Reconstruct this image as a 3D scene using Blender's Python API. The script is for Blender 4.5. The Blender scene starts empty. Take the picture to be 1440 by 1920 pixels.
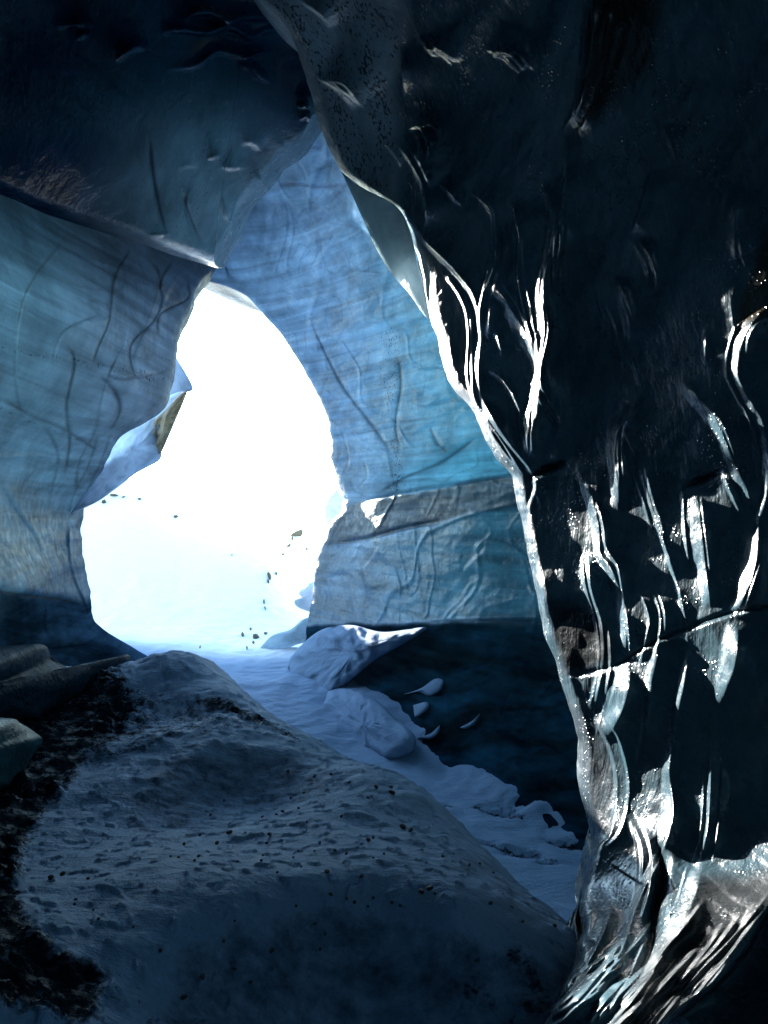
import bpy, math, random
import numpy as np
C = bpy.context.scene.collection
SC = bpy.context.scene
rad = math.radians

# ------------------------------------------------------------------ camera, sky, sun, exposure
ZC = 3.3                       # eye height above the cave floor
F, CX, CY = 1383.0, 720.0, 960.0
cam = bpy.data.objects.new("camera", bpy.data.cameras.new("camera")); C.objects.link(cam)
cam.location = (0, 0, ZC); cam.rotation_euler = (rad(90), 0, 0)
cam.data.sensor_fit = 'HORIZONTAL'; cam.data.sensor_width = 36.0; cam.data.lens = 36.0 * F / 1440.0
cam.data.clip_start = 0.05; cam.data.clip_end = 5000
SC.camera = cam
SUN_EL, SUN_AZ = 10.0, 30.0    # azimuth: degrees left of straight ahead
w = bpy.data.worlds.new("World"); SC.world = w; w.use_nodes = True
nt = w.node_tree; nt.nodes.clear()
sky = nt.nodes.new('ShaderNodeTexSky'); sky.sky_type = 'NISHITA'; sky.sun_disc = False
sky.dust_density = 0.0; sky.air_density = 1.0; sky.ozone_density = 1.5; sky.sun_elevation = rad(SUN_EL); sky.sun_rotation = rad(-SUN_AZ)
bg = nt.nodes.new('ShaderNodeBackground'); bg.inputs[1].default_value = 0.15
wo = nt.nodes.new('ShaderNodeOutputWorld')
nt.links.new(sky.outputs[0], bg.inputs[0]); nt.links.new(bg.outputs[0], wo.inputs[0])
sun = bpy.data.objects.new("sun", bpy.data.lights.new("sun", 'SUN')); C.objects.link(sun)
sun.data.energy = 2.8; sun.data.angle = rad(0.5); sun.data.color = (1.0, 0.965, 0.91)
sd = np.array([-math.sin(rad(SUN_AZ)) * math.cos(rad(SUN_EL)), math.cos(rad(SUN_AZ)) * math.cos(rad(SUN_EL)), math.sin(rad(SUN_EL))])
from mathutils import Vector
sun.rotation_euler = Vector(sd).to_track_quat('Z', 'Y').to_euler()
sun.location = (-12, 20, 12)
vs = SC.view_settings; vs.view_transform = 'Standard'; vs.look = 'None'; vs.gamma = 1; vs.use_curve_mapping = False
vs.exposure = 3.75
SC.render.engine = 'CYCLES'
cy = SC.cycles
cy.use_denoising = True
try: cy.denoiser = 'OPENIMAGEDENOISE'; cy.denoising_input_passes = 'RGB_ALBEDO_NORMAL'
except Exception: pass
cy.max_bounces = 10; cy.diffuse_bounces = 6; cy.glossy_bounces = 4; cy.transmission_bounces = 6
cy.sample_clamp_indirect = 8; cy.caustics_reflective = False; cy.caustics_refractive = False

# ------------------------------------------------------------------ numeric helpers
def W(px, py, d):
    """point seen at photo pixel (px,py) standing d metres in front of the camera"""
    return np.stack([(px - CX) / F * d, d + 0 * px, ZC + (CY - py) / F * d], -1)

def fade(t): return t * t * t * (t * (t * 6 - 15) + 10)
def vnoise(x, y, seed=0):
    xi = np.floor(x).astype(np.int64); yi = np.floor(y).astype(np.int64)
    u = fade(x - xi); v = fade(y - yi)
    def g(a, b, fx, fy):
        h = (a * 374761393 + b * 668265263 + seed * 974634777) & 0xffffffff
        h = ((h ^ (h >> 13)) * 1274126177) & 0xffffffff
        h = (h ^ (h >> 16)) & 0xffff
        an = h / 65536.0 * 2 * np.pi
        return np.cos(an) * fx + np.sin(an) * fy
    fx = x - xi; fy = y - yi
    return 1.5 * ((g(xi, yi, fx, fy) * (1 - u) + g(xi + 1, yi, fx - 1, fy) * u) * (1 - v)
            + (g(xi, yi + 1, fx, fy - 1) * (1 - u) + g(xi + 1, yi + 1, fx - 1, fy - 1) * u) * v)
def fbm(x, y, oct=4, seed=0, gain=.5):
    s = 0; a = 1.0
    for k in range(oct):
        s = s + a * vnoise(x * 2 ** k + 17.3 * k, y * 2 ** k + 5.1 * k, seed + k); a *= gain
    return s
def smooth(a, b, x):
    t = np.clip((x - a) / (b - a), 0, 1); return t * t * (3 - 2 * t)

class TPS:
    def __init__(s, pts, vals, lam=0.0):
        P = np.array(pts, float); s.c = P.mean(0); s.k = P.std() + 1e-9
        P = (P - s.c) / s.k; n = len(P)
        K = s.U(P, P) + lam * np.eye(n)
        A = np.zeros((n + 3, n + 3)); A[:n, :n] = K; A[:n, n] = 1; A[:n, n + 1:] = P
        A[n, :n] = 1; A[n + 1:, :n] = P.T
        b = np.zeros(n + 3); b[:n] = vals
        s.w = np.linalg.lstsq(A, b, rcond=None)[0]; s.P = P
    def U(s, A, B):
        r2 = ((A[:, None, :] - B[None]) ** 2).sum(-1); return np.where(r2 > 0, r2 * np.log(r2 + 1e-12), 0) * .5
    def __call__(s, x, y):
        sh = np.shape(x); Q = (np.stack([np.ravel(x), np.ravel(y)], -1) - s.c) / s.k
        out = np.empty(len(Q)); n = len(s.P)
        for i in range(0, len(Q), 50000):
            q = Q[i:i + 50000]
            out[i:i + 50000] = s.U(q, s.P) @ s.w[:n] + s.w[n] + q @ s.w[n + 1:]
        return out.reshape(sh)
def depth(ctrl, lam=0.0):
    c = np.array(ctrl, float); return TPS(c[:, :2], c[:, 2], lam)

def curve(pts, step=8.0):
    """smooth resampled polyline (Catmull-Rom)"""
    P = np.array(pts, float)
    if len(P) < 3:
        n = max(2, int(np.hypot(*(P[-1] - P[0])) / step)); t = np.linspace(0, 1, n)[:, None]
        return P[0] * (1 - t) + P[-1] * t
    Q = np.vstack([2 * P[0] - P[1], P, 2 * P[-1] - P[-2]]); out = []
    for i in range(1, len(Q) - 2):
        p0, p1, p2, p3 = Q[i - 1:i + 3]; n = max(1, int(np.hypot(*(p2 - p1)) / step))
        for k in range(n):
            t = k / n
            out.append(.5 * (2 * p1 + (p2 - p0) * t + (2 * p0 - 5 * p1 + 4 * p2 - p3) * t * t + (3 * p1 - p0 - 3 * p2 + p3) * t ** 3))
    out.append(P[-1]); return np.array(out)

def linedist(px, py, pts, reach):
    """nearest signed distance (+ = right of a line walked downwards) and run parameter; index of touched grid points"""
    c = curve(pts)
    m = (px > c[:, 0].min() - reach) & (px < c[:, 0].max() + reach) & (py > c[:, 1].min() - reach) & (py < c[:, 1].max() + reach)
    idx = np.nonzero(m.ravel())[0]
    X = px.ravel()[idx]; Y = py.ravel()[idx]
    A = c[:-1]; B = c[1:]; d = B - A; L2 = (d ** 2).sum(1) + 1e-9
    best = np.full(len(X), 1e18); sg = np.zeros(len(X)); tt = np.zeros(len(X)); n = len(A)
    for i in range(n):
        ex = X - A[i, 0]; ey = Y - A[i, 1]
        t = np.clip((ex * d[i, 0] + ey * d[i, 1]) / L2[i], 0, 1)
        rx = ex - t * d[i, 0]; ry = ey - t * d[i, 1]; r = rx * rx + ry * ry
        k = r < best
        best[k] = r[k]; sg[k] = np.sign(ex * d[i, 1] - ey * d[i, 0])[k]; tt[k] = (i + t[k]) / n
    return idx, np.sqrt(best) * sg, tt

def apply_lines(px, py, D, feats, A0=True):
    Dr = D.ravel()
    for (kind, A, wd, L, pts) in feats:
        reach = {'s': wd + 3.2 * L, 'w': wd * 1.3 + 3.2 * L, 'g': 3 * wd, 'r': 3 * wd, 'd': 1400, 'l': wd + 3 * L}[kind]
        idx, s, t = linedist(px, py, pts, reach)
        if not len(idx): continue
        run = np.hypot(*np.diff(np.array(pts, float), axis=0).T).sum()
        tap = smooth(0, 1, np.minimum(t, 1 - t) * run / min(55, run * .45))
        var = .85 + .4 * np.sin(t * run / 48 + pts[0][0]) + .2 * np.sin(t * run / 19 + pts[0][1])
        win = smooth(reach, reach * .55, np.abs(s))
        if kind in 'sw':     # slope that turns the face half way between the viewer and the low sun
            qx, qy = px.ravel()[idx], py.ravel()[idx]; q = np.stack([(qx - CX) / F, 1 + 0 * qx, (CY - qy) / F], -1); q /= np.linalg.norm(q, axis=1)[:, None]
            H = sd[None] - q; g = H[:, 0] * Dr[idx] / F / (H[:, 0] * (qx - CX) / F + H[:, 1]); g = np.clip(np.abs(g), .002, .02)
        if kind == 'w':
            ww = wd * (.55 + .45 * np.sin(np.pi * np.clip(t, 0, 1)) ** .5) * (1 + .25 * np.sin(t * run / 37))
            ramp = np.clip(s / ww + .5, 0, 1); ramp = .45 * ramp + .55 * smooth(0, 1, ramp)
            Dr[idx] -= A * g * wd * ramp * np.exp(-np.clip(s - ww / 2, 0, None) / L) * tap * win * (.4 + .6 * var)
        elif kind == 's':      # fluted step: nearer on the right of the line, easing back
            h = smooth(-wd / 2, wd / 2, s) * np.exp(-np.clip(s - wd / 2, 0, None) / L)
            Dr[idx] -= (A if A0 else g * wd * 1.0) * h * tap * var * win
        elif kind == 'l':    # like s but to the left side of the line
            h = smooth(-wd / 2, wd / 2, -s) * np.exp(-np.clip(-s - wd / 2, 0, None) / L)
            Dr[idx] -= A * h * tap * win
        elif kind == 'r': Dr[idx] -= A * np.exp(-(s / wd) ** 2) * tap * var
        elif kind == 'g': Dr[idx] += A * np.exp(-np.abs(s / wd) ** 1.5) * tap
        elif kind == 'd': Dr[idx] += A * smooth(-wd / 2, wd / 2, s)
    return Dr.reshape(D.shape)

def polymask(px, py, poly, soft):
    P = np.array(poly, float); X = px.ravel(); Y = py.ravel(); ins = np.zeros(len(X), bool); best = np.full(len(X), 1e18)
    for i in range(len(P)):
        a = P[i]; b = P[(i + 1) % len(P)]; d = b - a
        if abs(d[1]) > 1e-9:
            c = ((a[1] > Y) != (b[1] > Y)) & (X < d[0] * (Y - a[1]) / d[1] + a[0]); ins ^= c
        t = np.clip(((X - a[0]) * d[0] + (Y - a[1]) * d[1]) / (d @ d + 1e-9), 0, 1)
        r = (X - a[0] - t * d[0]) ** 2 + (Y - a[1] - t * d[1]) ** 2; best = np.minimum(best, r)
    s = np.sqrt(best) * np.where(ins, 1, -1)
    return smooth(-soft, soft, s).reshape(px.shape)

# ------------------------------------------------------------------ object helpers
def tag(o, label=None, cat=None, group=None, kind=None):
    if label: o['label'] = label
    if cat: o['category'] = cat
    if group: o['group'] = group
    if kind: o['kind'] = kind
    return o
def mesh_obj(name, verts, faces, mat, parent=None, attrs=None, smooth_=True):
    me = bpy.data.meshes.new(name)
    V = np.asarray(verts, np.float32).reshape(-1, 3); Fc = np.asarray(faces, np.int32)
    me.vertices.add(len(V)); me.vertices.foreach_set('co', V.ravel())
    k = Fc.shape[1]
    me.loops.add(Fc.size); me.loops.foreach_set('vertex_index', Fc.ravel())
    me.polygons.add(len(Fc)); me.polygons.foreach_set('loop_start', np.arange(0, Fc.size, k, dtype=np.int32))
    me.polygons.foreach_set('loop_total', np.full(len(Fc), k, np.int32))
    if smooth_: me.polygons.foreach_set('use_smooth', np.ones(len(Fc), bool))
    me.update(calc_edges=True)
    for an, val in (attrs or {}).items():
        val = np.asarray(val, np.float32)
        if val.ndim == 2:
            a = me.attributes.new(an, 'FLOAT_COLOR', 'POINT')
            a.data.foreach_set('color', np.concatenate([val, np.ones((len(val), 1), np.float32)], 1).ravel())
        else:
            a = me.attributes.new(an, 'FLOAT', 'POINT'); a.data.foreach_set('value', val.ravel())
    me.materials.append(mat)
    o = bpy.data.objects.new(name, me); C.objects.link(o)
    if parent is not None: o.parent = parent
    return o
def grid_faces(nv, nu, flip=False):
    i = np.arange(nv - 1)[:, None] * nu + np.arange(nu - 1)[None]
    f = np.stack([i, i + 1, i + nu + 1, i + nu], -1).reshape(-1, 4)
    return f[:, ::-1] if flip else f
def empty(name, loc=(0, 0, 0)):
    o = bpy.data.objects.new(name, None); C.objects.link(o); o.location = loc; o.empty_display_size = .2; return o

# ------------------------------------------------------------------ materials
def NT(name):
    m = bpy.data.materials.new(name); m.use_nodes = True; n = m.node_tree; n.nodes.clear(); return m, n
def nd(n, typ, **kw):
    x = n.nodes.new('ShaderNode' + typ)
    for k, v in kw.items():
        if k.startswith('i_'): x.inputs[int(k[2:]) if k[2:].isdigit() else k[2:].replace('_', ' ')].default_value = v
        else: setattr(x, k, v)
    return x
def lk(n, a, b): n.links.new(a, b)
def mapping(n, scale, rot=(0, 0, 0)):
    tc = nd(n, 'TexCoord'); mp = nd(n, 'Mapping'); lk(n, tc.outputs['Object'], mp.inputs[0])
    mp.inputs['Scale'].default_value = scale; mp.inputs['Rotation'].default_value = rot; return mp.outputs[0]
def noise(n, vec, scale, detail=4, rough=.55, dist=0):
    t = nd(n, 'TexNoise'); lk(n, vec, t.inputs['Vector']); t.inputs['Scale'].default_value = scale
    t.inputs['Detail'].default_value = detail; t.inputs['Roughness'].default_value = rough; t.inputs['Distortion'].default_value = dist
    return t.outputs[0]
def math_(n, op, a, b=None, clamp=False):
    m = nd(n, 'Math', operation=op, use_clamp=clamp)
    for i, v in enumerate((a, b)):
        if v is None: continue
        if isinstance(v, (int, float)): m.inputs[i].default_value = v
        else: lk(n, v, m.inputs[i])
    return m.outputs[0]
def maprange(n, v, a, b, c=0., d=1.):
    m = nd(n, 'MapRange'); lk(n, v, m.inputs[0])
    for i, q in enumerate((a, b, c, d)): m.inputs[i + 1].default_value = q
    return m.outputs[0]
def attr(n, name, col=False):
    a = nd(n, 'Attribute', attribute_name=name); return a.outputs['Color'] if col else a.outputs['Fac']
def scale_col(n, col, fac):
    v = nd(n, 'VectorMath', operation='SCALE'); lk(n, col, v.inputs[0]); lk(n, fac, v.inputs['Scale']); return v.outputs[0]

def ice_material(name, strata=(1.2, 1.2, 14), strata_amt=.3, bump=(.25, .25, .25), veins=.0, sparkle=0., ior=1.31):
    m, n = NT(name)
    tint = attr(n, 'tint', True); glow = attr(n, 'glow'); rough = attr(n, 'rough'); grit = attr(n, 'grit')
    obj = mapping(n, (1, 1, 1)); st = mapping(n, strata)
    n1 = noise(n, obj, 1.6, 5); n2 = noise(n, st, 1.0, 6, .6, .4); n3 = noise(n, obj, 22, 3); n4 = noise(n, obj, 70, 2)
    f1 = maprange(n, n1, .28, .72, .6, 1.4); f2 = maprange(n, n2, .3, .7, 1 - strata_amt, 1 + strata_amt)
    f = math_(n, 'MULTIPLY', f1, f2)
    # black ash specks, only where the ice carries grit
    sp = math_(n, 'ADD', noise(n, obj, 30, 2), math_(n, 'MULTIPLY', noise(n, obj, 3, 3), .55))
    thr = math_(n, 'SUBTRACT', 1.1, math_(n, 'MULTIPLY', grit, .42))
    spm = math_(n, 'MULTIPLY', math_(n, 'SUBTRACT', sp, thr), 14, True)
    f = math_(n, 'MULTIPLY', f, math_(n, 'SUBTRACT', 1, math_(n, 'MULTIPLY', spm, .9)))
    vn = None
    if veins:
        dn = nd(n, 'VectorMath', operation='ADD'); nz = nd(n, 'TexNoise'); lk(n, obj, nz.inputs['Vector']); nz.inputs['Scale'].default_value = 1.3
        lk(n, mapping(n, (1.1, .6, .55)), dn.inputs[0]); lk(n, nz.outputs[1], dn.inputs[1])
        vo = nd(n, 'TexVoronoi', feature='DISTANCE_TO_EDGE'); lk(n, dn.outputs[0], vo.inputs['Vector']); vo.inputs['Scale'].default_value = 1.5
        vn = maprange(n, vo.outputs['Distance'], 0, .035, 1, 0)
        vo2 = nd(n, 'TexVoronoi', feature='DISTANCE_TO_EDGE'); lk(n, dn.outputs[0], vo2.inputs['Vector']); vo2.inputs['Scale'].default_value = 3.7
        msk = maprange(n, noise(n, obj, .8, 2), .5, .62)
        vn2 = math_(n, 'MULTIPLY', maprange(n, vo2.outputs['Distance'], 0, .04, .8, 0), msk)
        vn = math_(n, 'MAXIMUM', vn, vn2)
        f = math_(n, 'MULTIPLY', f, math_(n, 'SUBTRACT', 1, math_(n, 'MULTIPLY', vn, veins)))
    f = math_(n, 'MULTIPLY', f, math_(n, 'SUBTRACT', 1, math_(n, 'MULTIPLY', attr(n, 'crack'), .72), True))
    col = scale_col(n, tint, f)
    h = math_(n, 'MULTIPLY', noise(n, obj, 5, 6, .6), bump[0] * .25)
    h = math_(n, 'ADD', h, math_(n, 'MULTIPLY', n2, bump[1] * .25))
    h = math_(n, 'ADD', h, math_(n, 'MULTIPLY', n3, bump[2] * .04))
    if vn is not None: h = math_(n, 'ADD', h, math_(n, 'MULTIPLY', vn, veins * .04))
    if sparkle:
        vs_ = nd(n, 'TexVoronoi'); lk(n, obj, vs_.inputs['Vector']); vs_.inputs['Scale'].default_value = 38
        dots = maprange(n, vs_.outputs['Distance'], 0, .35, 1, 0)
        msk = maprange(n, noise(n, obj, 3.0, 4, .7), .52, .62)
        h = math_(n, 'ADD', h, math_(n, 'MULTIPLY', math_(n, 'MULTIPLY', dots, msk), sparkle * .012))
    bp = nd(n, 'Bump'); bp.inputs['Strength'].default_value = 1; bp.inputs['Distance'].default_value = 1.0; lk(n, h, bp.inputs['Height'])
    pr = nd(n, 'BsdfPrincipled'); lk(n, col, pr.inputs['Base Color']); lk(n, bp.outputs[0], pr.inputs['Normal'])
    rr = math_(n, 'MULTIPLY', rough, maprange(n, noise(n, obj, 9, 4), .3, .7, .7, 1.35), True); lk(n, rr, pr.inputs['Roughness'])
    pr.inputs['IOR'].default_value = ior; lk(n, math_(n, 'SUBTRACT', .5, math_(n, 'MULTIPLY', attr(n, 'dull'), .42)), pr.inputs['Specular IOR Level'])
    df = nd(n, 'BsdfDiffuse'); lk(n, col, df.inputs[0]); lk(n, bp.outputs[0], df.inputs['Normal'])
    md = nd(n, 'MixShader'); lk(n, math_(n, 'MULTIPLY', attr(n, 'dull'), .85), md.inputs[0]); lk(n, pr.outputs[0], md.inputs[1]); lk(n, df.outputs[0], md.inputs[2])
    tr = nd(n, 'BsdfTranslucent')
    gc = nd(n, 'Mix', data_type='RGBA', blend_type='MULTIPLY'); gc.inputs[0].default_value = 1
    lk(n, attr(n, 'glowcol', True), gc.inputs[6]); lk(n, scale_col(n, nd(n, 'RGB').outputs[0], f), gc.inputs[7])
    for x in n.nodes:
        if x.bl_idname == 'ShaderNodeRGB': x.outputs[0].default_value = (1, 1, 1, 1)
    lk(n, gc.outputs[2], tr.inputs[0]); lk(n, bp.outputs[0], tr.inputs['Normal'])
    mx = nd(n, 'MixShader'); lk(n, glow, mx.inputs[0]); lk(n, md.outputs[0], mx.inputs[1]); lk(n, tr.outputs[0], mx.inputs[2])
    out = nd(n, 'OutputMaterial'); lk(n, mx.outputs[0], out.inputs[0])
    return m

def snow_material(name, snow=(.62, .74, .9), ash=(.012, .013, .015), bump=1.0, glossy_ash=.5):
    m, n = NT(name)
    a = attr(n, 'ash'); obj = mapping(n, (1, 1, 1))
    n1 = noise(n, obj, 7, 8, .68); n2 = noise(n, obj, 38, 4, .6); n3 = noise(n, mapping(n, (1, 3, 1), (0, 0, .6)), 3.5, 6, .65)
    mixn = math_(n, 'ADD', math_(n, 'MULTIPLY', n1, .65), math_(n, 'MULTIPLY', n2, .35))
    k = math_(n, 'SUBTRACT', math_(n, 'ADD', a, mixn), 1.0)
    mask = math_(n, 'MULTIPLY', k, 10, True)
    dirt_shade = math_(n, 'MULTIPLY', maprange(n, n3, .35, .75, 0, .2), maprange(n, a, 0, .4, .25, 1))
    silt_shade = math_(n, 'MULTIPLY', math_(n, 'SUBTRACT', math_(n, 'ADD', attr(n, 'silt_shade'), maprange(n, math_(n, 'ADD', math_(n, 'MULTIPLY', n1, .6), math_(n, 'MULTIPLY', n3, .4)), .35, .65, 0, .7)), .62), 1.6, True); dirt_shade = math_(n, 'MAXIMUM', dirt_shade, silt_shade)  # snow dirt joined with the mound's painted slope shade
    mc = nd(n, 'Mix', data_type='RGBA'); lk(n, dirt_shade, mc.inputs[0]); 
    cl = nd(n, 'Mix', data_type='RGBA'); lk(n, attr(n, 'daylit'), cl.inputs[0]); cl.inputs[6].default_value = (*snow, 1); cl.inputs[7].default_value = (.95, .92, .90, 1)  # daylight painted in: near-white snow outside the mouth, darker snow inside
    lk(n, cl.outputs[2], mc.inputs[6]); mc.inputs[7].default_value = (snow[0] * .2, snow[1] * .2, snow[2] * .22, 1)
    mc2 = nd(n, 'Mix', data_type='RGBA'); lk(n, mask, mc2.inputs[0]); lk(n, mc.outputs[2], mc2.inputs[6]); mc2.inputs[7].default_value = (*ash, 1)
    h = math_(n, 'ADD', math_(n, 'MULTIPLY', n2, .012 * bump), math_(n, 'MULTIPLY', n3, .03 * bump))
    h = math_(n, 'ADD', h, math_(n, 'MULTIPLY', noise(n, obj, 120, 3), .0035 * bump))
    h = math_(n, 'ADD', h, math_(n, 'MULTIPLY', math_(n, 'MULTIPLY', mask, noise(n, obj, 30, 5, .7)), .05))
    bp = nd(n, 'Bump'); bp.inputs['Distance'].default_value = 1; bp.inputs['Strength'].default_value = 1; lk(n, h, bp.inputs['Height'])
    pr = nd(n, 'BsdfPrincipled'); lk(n, mc2.outputs[2], pr.inputs['Base Color']); lk(n, bp.outputs[0], pr.inputs['Normal'])
    lk(n, maprange(n, mask, 0, 1, .75, glossy_ash), pr.inputs['Roughness']); lk(n, maprange(n, mask, 0, 1, .10, .2), pr.inputs['Specular IOR Level']); pr.inputs['Specular Tint'].default_value = (.3, .6, 1, 1)
    df = nd(n, 'BsdfDiffuse'); lk(n, mc2.outputs[2], df.inputs[0]); lk(n, bp.outputs[0], df.inputs['Normal'])
    ms = nd(n, 'MixShader'); lk(n, math_(n, 'MULTIPLY', mask, maprange(n, noise(n, obj, 9, 4), .5, .62, .97, .55)), ms.inputs[0]); lk(n, pr.outputs[0], ms.inputs[1]); lk(n, df.outputs[0], ms.inputs[2])
    out = nd(n, 'OutputMaterial'); lk(n, ms.outputs[0], out.inputs[0]); return m

def rock_material(name, col, rough=.5):
    m, n = NT(name); obj = mapping(n, (1, 1, 1))
    c = nd(n, 'ValToRGB'); lk(n, noise(n, obj, 14, 5), c.inputs[0])
    c.color_ramp.elements[0].position = .3; c.color_ramp.elements[0].color = (*[v * .5 for v in col], 1)
    c.color_ramp.elements[1].position = .75; c.color_ramp.elements[1].color = (*[v * 1.5 for v in col], 1)
    bp = nd(n, 'Bump'); bp.inputs['Distance'].default_value = .02; lk(n, noise(n, obj, 40, 5), bp.inputs['Height'])
    pr = nd(n, 'BsdfPrincipled'); lk(n, c.outputs[0], pr.inputs['Base Color']); pr.inputs['Roughness'].default_value = rough; lk(n, bp.outputs[0], pr.inputs['Normal'])
    out = nd(n, 'OutputMaterial'); lk(n, pr.outputs[0], out.inputs[0]); return m

M_clear = ice_material('dark_clear_ice', (9.0, 9.0, .9), .15, (.03, .045, .12), 0, 1.0, 1.36)
M_wall = ice_material('layered_blue_ice', (.35, .35, 9), .34, (.07, .022, .06), 0, 0)
M_roofice = ice_material('smooth_roof_ice', (1, 1, 1), .14, (.10, .04, .12), 0, .3)
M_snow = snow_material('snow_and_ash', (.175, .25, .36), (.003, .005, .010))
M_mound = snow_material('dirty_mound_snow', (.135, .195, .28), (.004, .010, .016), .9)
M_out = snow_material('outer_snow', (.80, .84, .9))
M_rock = rock_material('black_volcanic_stone', (.006, .008, .012), .7)
M_brown = rock_material('brown_stone', (.10, .075, .04), .8)
M_shell = rock_material('deep_dark_ice', (.06, .14, .21), .5)

# ------------------------------------------------------------------ lofted ice surface between two traced edges
def rowcurve(pts, rows, wob=0, seed=0):
    c = np.array(pts, float); x = np.interp(rows, c[:, 1], c[:, 0])
    k = 4; pad = np.pad(x, k, 'edge'); x = np.convolve(pad, np.ones(2 * k + 1) / (2 * k + 1), 'valid')
    if wob: x = x + wob * fbm(rows / 38.0, rows * 0 + seed, 3, seed)
    return x
def loft(name, left, right, y0, y1, nv, nu, base, mat, feats=(), round_l=0, round_r=0, rd=.35, skirt=.7, wob=(0, 0), seed=1,
         rough_n=.03, nz=(1.4, 1.4), paint=None, parent=None, extra=None, pw=(1., 1.)):
    rows = np.linspace(y0, y1, nv)
    L = rowcurve(left, rows, wob[0], seed); R = rowcurve(right, rows, wob[1], seed + 7)
    u = np.linspace(0, 1, nu); u = u ** pw[0] if pw[0] != 1 else 1 - (1 - u) ** pw[1]
    px = L[:, None] + (R - L)[:, None] * u[None]; py = np.repeat(rows[:, None], nu, 1)
    D = base(px, py)
    wx = (px - CX) / F * D; wz = (CY - py) / F * D
    D = D + rough_n * fbm(wx * nz[0], wz * nz[1], 5, seed)
    if extra is not None: D = extra(px, py, D, wx, wz)
    D = apply_lines(px, py, D, feats, mat != M_clear)
    crack = np.zeros(D.size)
    if True:
        for (kind, A, wd, Lq, pts) in feats:
            if kind not in 'gs' or (mat == M_clear and kind == 's'): continue
            idx, s_, t_ = linedist(px, py, pts, 14)
            c_ = np.exp(-np.abs((s_ + (2.5 if kind == 's' else 0)) / (2.6 if kind == 'g' else 2.0)) ** 1.6) * (.95 if kind == 'g' else .55) * smooth(0, .12, np.minimum(t_, 1 - t_))
            crack[idx] = np.maximum(crack[idx], c_)
        u_, v_ = wx, wz
        for q, (fx_, fz_, th_) in enumerate(() if mat == M_clear else ((1.1, .45, .018), (2.3, .9, .02), (.5, 2.6, .014))):
            nn = np.abs(vnoise(u_ * fx_ + .4 * fbm(u_, v_, 2, 63 + q), v_ * fz_ + .4 * fbm(u_ + 7, v_, 2, 66 + q), seed + 60 + q))
            crack = np.maximum(crack, (.42 * np.exp(-(nn / th_) ** 2) * smooth(-.4, .3, vnoise(u_ * .6 + q * 3, v_ * .6, seed + 70))).ravel())
    crack = crack.reshape(D.shape)
    if round_l:
        e = np.clip((px - L[:, None]) / round_l, 0, 1); D = D + rd * (1 - np.sqrt(1 - (1 - e) ** 2 * .999))
    if round_r:
        e = np.clip((R[:, None] - px) / round_r, 0, 1); D = D + rd * (1 - np.sqrt(1 - (1 - e) ** 2 * .999))
    cols = [W(px, py, D)]
    PX, PY = px, py
    def sk(col, out):   # side wall that carries the sheet back into real thickness
        P = W(px[:, col], py[:, col], D[:, col]); res = []
        for k, q in enumerate((.25, .6, 1.0)):
            Q = P.copy(); Q[:, 1] += skirt * q; Q[:, 0] += out * skirt * (.12 * q + .3 * q * q) ; res.append(Q)
        return res
    if round_l:
        for Q in sk(0, +1): cols.insert(0, Q[:, None]); PX = np.concatenate([px[:, :1], PX], 1); PY = np.concatenate([py[:, :1], PY], 1)
    if round_r:
        for Q in sk(-1, -1): cols.append(Q[:, None]); PX = np.concatenate([PX, px[:, -1:]], 1); PY = np.concatenate([PY, py[:, -1:]], 1)
    V = np.concatenate(cols, 1); n_v, n_u = V.shape[:2]
    at = paint(PX, PY, V)
    at['crack'] = np.pad(crack, ((0, 0), (3 if round_l else 0, 3 if round_r else 0)))
    at = {k: (np.broadcast_to(v, (n_v, n_u, 3)).reshape(-1, 3) if (np.ndim(v) == 1 and len(v) == 3) or np.ndim(v) == 3 else np.broadcast_to(v, (n_v, n_u)).ravel()) for k, v in at.items()}
    return mesh_obj(name, V.reshape(-1, 3), grid_faces(n_v, n_u, True), mat, parent, at)
def vein_relief(wx, wz, amp, seed, sx=.55, sz=.3):
    u_ = wx * sx * 1.8 + .35 * fbm(wx * .7, wz * .7, 2, seed + 3); v_ = wz * sz * 1.8 + .35 * fbm(wx * .7 + 9, wz * .7, 2, seed + 4)
    r1 = np.exp(-(vnoise(u_, v_, seed) / .045) ** 2); r2 = np.exp(-(vnoise(u_ * 2.3 + 4, v_ * 2.0, seed + 1) / .05) ** 2)
    sc_ = np.abs(vnoise(u_ * 2.0, v_ * 3.6, seed + 2)) + .25 * np.abs(vnoise(u_ * 4.5, v_ * 7, seed + 5))
    m = smooth(-.1, .3, vnoise(wx * .5, wz * .5, seed + 6))
    return -amp * (r1 + .6 * r2 * m) + amp * 1.1 * sc_
def mixc(a, b, m): return np.asarray(a, float) * (1 - m[..., None]) + np.asarray(b, float) * m[..., None]

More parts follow.
